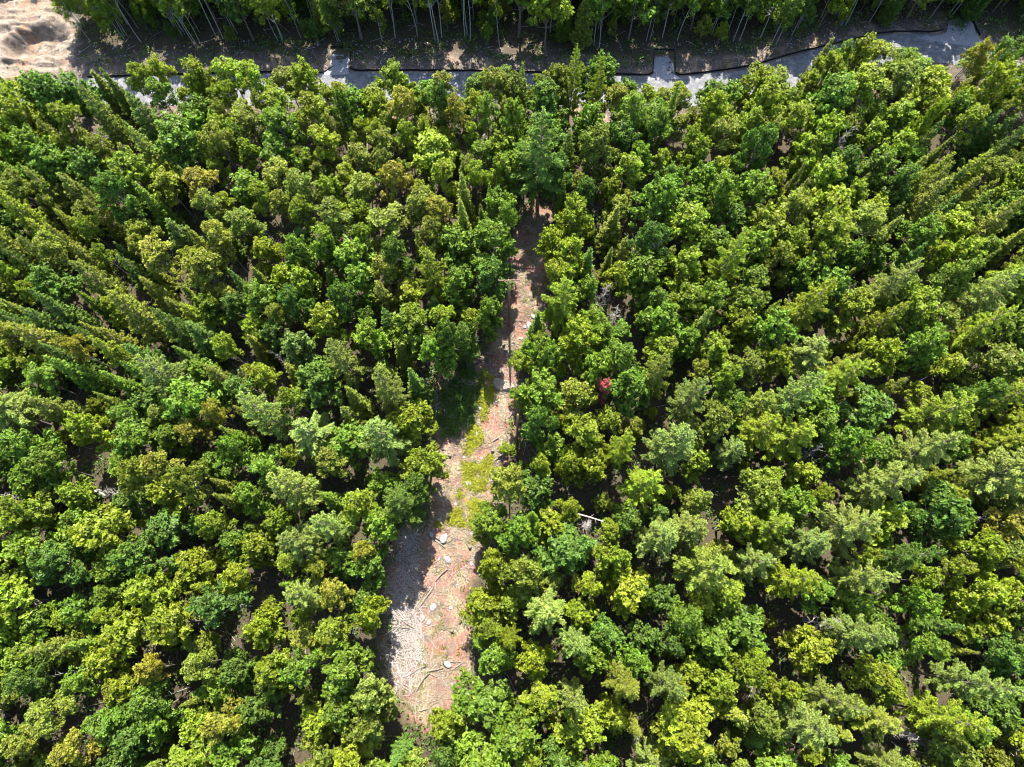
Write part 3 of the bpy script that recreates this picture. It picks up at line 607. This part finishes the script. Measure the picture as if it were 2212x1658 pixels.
# rocks: shared lumpy meshes
def rock_mesh(seed, mat, flat=.6, sub=3):
    import bmesh
    bm = bmesh.new(); bmesh.ops.create_icosphere(bm, subdivisions=sub, radius=1); g = np.random.default_rng(seed)
    pl = [(unit(g.normal(size=3)), g.uniform(.62, .9)) for _ in range(11)]
    for v in bm.verts:
        p = np.array(v.co)
        for n_, d_ in pl:
            s = p@n_
            if s > d_: p = p-n_*(s-d_)*.9
        v.co = Vector(p*np.array([1, .8, flat])+g.normal(size=3)*.015)
    me = bpy.data.meshes.new('boulder'); bm.to_mesh(me); bm.free(); me.materials.append(mat); return me
RK = [rock_mesh(s, M_rock) for s in range(5)]; RT = rock_mesh(9, M_rockt, .42, 4)
def c5(x, y): return (1200+x/3.685)/1.3562, (550+y/3.685)/1.3562
def c6(x, y): return (1150+x/3.685)/1.3562, (950+y/3.685)/1.3562
def c7(x, y): return (1050+x/3.685)/1.3562, (1350+y/3.685)/1.3562
def c8(x, y): return (1000+x/3.685)/1.3562, (1700+y/3.685)/1.3562
ROCKS = [(c8,990,300,46,'pale rounded boulder at the lower middle of the clearing'),(c8,880,405,34,'pale boulder just below left of the rounded boulder'),(c8,942,455,32,'squat grey boulder beside the twin pale ones in the lower clearing'),
 (c8,1150,912,52,'pale flat boulder between two logs at the bottom of the clearing'),(c8,1180,305,24,'small grey stone at the right of the rounded boulder'),(c8,610,1400-300,18,'small stone by the brush at the clearing foot'),
 (c7,790,800,34,'pale upright boulder at the left edge of the clearing below the shrubs'),(c7,925,838,58,'broad grey boulder beside the pale upright one'),(c7,1182,240,44,'dark-sided boulder standing among the yellow shrubs'),(c7,875,640,24,'small tan stone in the shrubs above the boulders'),
 (c7,1220,790,20,'small pale stone at the right edge below the shrubs'),(c7,870,1062,24,'small grey stone left of the reddish rock'),(c7,965,1075,52,'low reddish rock in the middle of the lower clearing'),(c7,1215,1108,22,'small pale stone near the right edge of the lower clearing'),(c7,1045,465,20,'small stone in the upper shrub patch'),
 (c6,905,1183,40,'speckled pale boulder in the middle of the clearing'),(c6,908,1245,36,'pale boulder touching the speckled one from below'),(c6,945,905,26,'small white stone among the shrubs below the slab'),(c6,780,1240,26,'grey stone left of the pair of pale boulders'),(c6,770,1437,20,'small violet-grey stone left of the shrub strip'),
 (c6,960,1440,18,'small grey stone in the shrub strip'),(c6,1470,18,48,'big pale boulder at the upper end of the sunlit clearing'),(c5,1330,1395,34,'white boulder just above the big pale one'),(c5,1245,1500,28,'white stone left of the upper boulders'),(c5,790,1420,26,'round white stone in the shade left of the clearing'),(c6,1385,150,24,'pinkish stone at the right edge under the upper shrubs'),(c6,1345,290,18,'small tan stone on the right edge of the upper clearing')]
def boulder(me_, x, y, r, label, group='boulders lying in the clearing'):
    o = bpy.data.objects.new('boulder', me_); o.location = (x, y, zat(x, y)+r*.18); o.scale = (r, r*random.uniform(.8, 1), r*random.uniform(.75, 1)); o.rotation_euler = (0, 0, random.uniform(0, 6)); link(o); tag(o, label, 'rock', group); return o
for fn, x, y, r, lab in ROCKS:
    sx_, sy_ = fn(x, y); X, Y = unproj(sx_, sy_, .2); boulder(random.choice(RK), X, Y, r/3.685/1.3562/ppm(sx_, sy_, .2), lab)
sx_, sy_ = c6(1200, 650); X, Y = unproj(sx_, sy_, .3); o = boulder(RT, X, Y, 1.5, 'large flat tan slab of rock lying across the middle of the clearing'); o.scale = (1.55, 1.15, 1.3); o.rotation_euler = (.12, -.1, -.35)
# rubble on the verge and sand: countless small stones
def rubble(name, pts, r0, r1, label):
    ph = np.array([[1,0,0],[-1,0,0],[0,1,0],[0,-1,0],[0,0,1],[0,0,-.4]]); F0 = np.array([[0,2,4],[2,1,4],[1,3,4],[3,0,4],[2,0,5],[1,2,5],[3,1,5],[0,3,5]])
    n = len(pts); s = rng.uniform(r0, r1, n)**1; z = relief(pts[:, 0], pts[:, 1]); a = rng.uniform(0, 6.28, n)
    V = ph[None]*s[:, None, None]*rng.uniform(.6, 1.2, (n, 6, 1)); x = V[..., 0]*np.cos(a)[:, None]-V[..., 1]*np.sin(a)[:, None]; y = V[..., 0]*np.sin(a)[:, None]+V[..., 1]*np.cos(a)[:, None]
    V = np.stack([x+pts[:, 0:1], y+pts[:, 1:2], V[..., 2]*.7+z[:, None]+.03], -1).reshape(-1, 3); F = (np.arange(n)[:, None, None]*6+F0[None]).reshape(-1, 3)
    o = link(bpy.data.objects.new(name, mesh_np(name, V, F, M_rock))); tag(o, label, 'stones', kind='stuff')
c = np.stack([rng.uniform(XS0+8, XS1-8, 30000), rng.uniform(60, 98, 30000)], 1); dr_ = line_d(c[:, 0], c[:, 1], RMID[::3])
rubble('verge_rubble', c[(dr_ < 9) & (dr_ > RW/2+.6)][:2600], .05, .2, 'pale stones strewn over the verges of the road')
c = in_poly_pts(CLEAR, 700); rubble('small_stones', c, .04, .16, 'small stones scattered in the clearing')
c = in_poly_pts([(-60,-40),(-60,150),(150,140),(165,60),(185,0)], 500); rubble('sand_pit_stones', c, .04, .14, 'small stones scattered over the sandy ground')

# logs
LOGS = [(c8,990,75,745,415),(c8,985,92,800,325),(c8,505,320,785,520),(c8,380,488,740,515),(c8,740,650,850,910),(c8,690,1050,910,925),(c8,925,985,1100,945),(c8,1110,885,1330,885),(c8,1200,965,1325,880),(c8,780,1190,950,1000),(c8,800,1210,930,1010),(c8,940,1000,1030,1045),(c8,570,840,700,815),(c8,830,1420,950,1385),(c8,520,272,800,265),(c8,660,130,770,250),(c8,560,850,640,720),
 (c7,800,845,935,940),(c7,622,1100,612,1290),(c7,560,1180,620,1310),(c7,660,960,460,1070),(c7,810,1370,660,1480),(c7,690,1320,640,1440),(c7,530,1340,600,1400),(c7,1120,1230,1200,1300),(c7,830,1300,960,1170),(c7,480,1420,600,1520),(c7,500,1060,590,1230),(c7,715,770,760,640),(c7,780,800,900,870),
 (c6,1070,1275,1150,1225),(c6,1080,1490,1215,1405),(c6,1255,1010,1310,930),(c6,520,1460,600,1420),(c6,620,670,860,660),(c6,720,715,860,680),(c6,360,400,420,520),(c6,480,740,400,715),(c5,1060,810,1190,920),(c5,1110,840,1210,885),(c5,1420,460,1530,510),(c5,1430,880,1590,905),(c5,1040,880,1180,905)]
def log(x0, y0, x1, y1, r, z0=.0, z1=.0, label='', mat=None):
    L_ = math.hypot(x1-x0, y1-y0); t = Tubes(); n = 6; u = np.linspace(0, 1, n); bw = random.uniform(-.04, .04)*L_
    a = math.atan2(y1-y0, x1-x0)
    P = np.stack([u*L_, bw*np.sin(u*3.14), r*.9+z0+(z1-z0)*u], 1); t.add(P, r*np.linspace(1.1, .75, n), 7)
    root = empty('fallen_log', (x0, y0, max(zat(x0, y0), zat(x1, y1))), a)
    link(bpy.data.objects.new('trunk', t.mesh('log', mat or M_log)), root)
    t2 = Tubes()
    for _ in range(random.randint(1, 4)):
        s = random.uniform(.3, .95); p = np.array([s*L_, bw*math.sin(s*3.14), r+z0+(z1-z0)*s]); sg = random.choice((-1, 1)); l2 = random.uniform(.3, .9)
        t2.add(np.array([p, p+np.array([.5*l2, sg*.7*l2, random.uniform(0, .25)])]), [r*.4, r*.15], 4)
    link(bpy.data.objects.new('branch_stubs', t2.mesh('stubs', mat or M_log)), root)
    tag(root, label, 'log', 'logs felled in the clearing'); return root
zn_ = lambda y: 'upper' if y < 700 else ('middle' if y < 1130 else ('lower' if y < 1380 else 'bottom'))
ul = set()
for q, (fn, a, b_, c_, d_) in enumerate(LOGS):
    p0, p1 = fn(a, b_), fn(c_, d_); X0, Y0 = unproj(*p0); X1, Y1 = unproj(*p1); L_ = math.hypot(X1-X0, Y1-Y0); mx_, my_ = (p0[0]+p1[0])/2, (p0[1]+p1[1])/2
    dirw = 'sideways' if abs(p1[0]-p0[0]) > 2*abs(p1[1]-p0[1]) else ('lengthways' if abs(p1[1]-p0[1]) > 2*abs(p1[0]-p0[0]) else 'slantwise')
    lab = '%s log lying %s in the %s clearing, %s percent across and %s percent down' % ('long' if L_ > 3 else 'short', dirw, zn_(my_), words_(mx_/22.12), words_(my_/16.58))
    if lab in ul: lab = lab.replace('log lying', 'thin log lying')
    ul.add(lab); log(X0, Y0, X1, Y1, random.uniform(.055, .1), 0, random.uniform(0, .2), lab)
for q, (a, b_, w1, w2) in enumerate([(1790,1350,1700,1362),(1930,1572,2012,1605),(1478,1520,1505,1545),(1250,1110,1300,1130),(2100,1110,2150,1140),(2140,770,2180,800),(1760,960,1800,985),(200,1060,245,1075)]):
    X0, Y0 = unproj(a, b_, 3); X1, Y1 = unproj(w1, w2, 3)
    o = log(X0, Y0, X1, Y1, .1, 2.5, 4.5, 'grey dead trunk caught in the trees, %s percent across and %s percent down' % (words_((a+w1)/44.24), words_((b_+w2)/33.16)), M_dead); o['group'] = 'dead trunks caught in the wood'
# stumps
for q, (fn, a, b_, lab) in enumerate([(c6,1225,290,'low cut stump at the upper end of the reddish ground'),(c6,620,1420,'cut stump on the reddish soil at the left edge'),(c6,1080,1370,'cut stump between the two right-hand logs'),(c6,1200,232,'cut stump just above another at the upper clearing'),(c7,1205,935,'dark stump at the right of the lower clearing'),(c8,1195,548,'dark stump near the right edge at the bottom'),(c7,700,1250,'cut stump beside the lengthways log')]):
    X, Y = unproj(*fn(a, b_)); t = Tubes(); t.add([(0, 0, -.1), (0, 0, .12), (0, 0, .38)], [.3, .2, .18], 9)
    root = empty('tree_stump', (X, Y, zat(X, Y))); link(bpy.data.objects.new('bark', t.mesh('stump', M_bark)), root)
    t = Tubes(); t.add([(0, 0, .36), (0, 0, .395)], [.165, .165], 9); link(bpy.data.objects.new('cut_face', t.mesh('cut', M_log)), root); tag(root, lab, 'stump', 'stumps in the clearing')

# utility pole with crossarm
def pole(px, pyt, pyb, h, arm, label):
    X, Y = unproj(px, pyb); root = empty('utility_pole', (X, Y, 0)); t = Tubes(); t.add([(0, 0, -.2), (0, 0, h*.5), (0, 0, h)], [.17, .14, .11], 8)
    link(bpy.data.objects.new('shaft', t.mesh('shaft', M_pole)), root)
    if arm:
        t = Tubes(); t.add([(-1.25, .16, h-.45), (1.25, .16, h-.35)], [.075, .075], 4); link(bpy.data.objects.new('crossarm', t.mesh('crossarm', M_pole)), root)
        for s in (-1, 1):
            t = Tubes(); t.add([(0, .13, h-1.3), (s*.7, .15, h-.44)], [.025, .025], 4); link(bpy.data.objects.new('brace', t.mesh('brace', M_pole)), root)
        for s in (-1.15, -.5, .5, 1.15):
            t = Tubes(); t.add([(s, .16, h-.36), (s, .16, h-.24), (s, .16, h-.12)], [.05, .07, .03], 6); link(bpy.data.objects.new('insulator', t.mesh('insulator', M_rock)), root)
    tag(root, label, 'pole'); return root
pole(1100, 0, 702, 13.5, True, 'brown wooden utility pole with crossarm at the left edge of the upper clearing')
pole(1117, 0, 948, 12.0, False, 'slim bare wooden pole at the right edge of the middle clearing')

# black silt fence along the far side of the road, around the driveways
FEN = [[(190,168),(420,161),(640,156),(700,160)],[(760,108),(757,140),(766,153),(850,153.5),(1023,154.5),(1170,158),(1319,161),(1400,163),(1410,150),(1413,113)],[(1457,113),(1459,150),(1466,163),(1530,156.5),(1613,144.5),(1716,116.5),(1830,89.5),(1916,71.5),(2020,70),(2040,62)],[(1413,111),(1457,111)],[(714,105),(758,105)],[(2052,43),(2098,43)],[(2100,44),(2117,78)]]
FL = ['black silt fence along the road left of the first driveway','black silt fence along the road between the two straight driveways','long black silt fence following the bend of the road at the right','black silt fence closing the end of the second driveway','black silt fence closing the end of the first driveway','black silt fence across the end of the right-hand driveway','short black silt fence down the right side of the right-hand driveway']
st_me = None
for P, lab in zip(FEN, FL):
    W_ = smooth_line(np.array([unproj(*p) for p in P]), .6); root = empty('silt_fence', (float(W_[0, 0]), float(W_[0, 1]), 0)); Q = W_-W_[0]; n = len(Q)
    tn = unit(np.gradient(Q, axis=0)); sn = np.stack([-tn[:, 1], tn[:, 0]], 1)*.012; hz = .36+.04*np.sin(np.arange(n)*1.3); zb = relief(W_[:, 0], W_[:, 1])-.06
    V = np.concatenate([np.column_stack([Q+sn, zb]), np.column_stack([Q+sn, zb+hz+.06]), np.column_stack([Q-sn, zb+hz+.06]), np.column_stack([Q-sn, zb])]); i = np.arange(n-1)
    F = np.concatenate([np.stack([i+k*n, i+k*n+1, i+(k+1)*n+1, i+(k+1)*n], 1) for k in range(3)]); link(bpy.data.objects.new('fabric', mesh_np('fabric', V, F, M_fab)), root)
    if st_me is None: t = Tubes(); t.add([(0, 0, -.2), (0, 0, .6)], [.025, .02], 4); st_me = t.mesh('stake', M_log)
    for k in range(0, n, 4):
        o = bpy.data.objects.new('stake', st_me); o.location = (Q[k, 0]+sn[k, 0]*4, Q[k, 1]+sn[k, 1]*4, zb[k]); link(o, root)
    tag(root, lab, 'fence', 'silt fences beside the road')
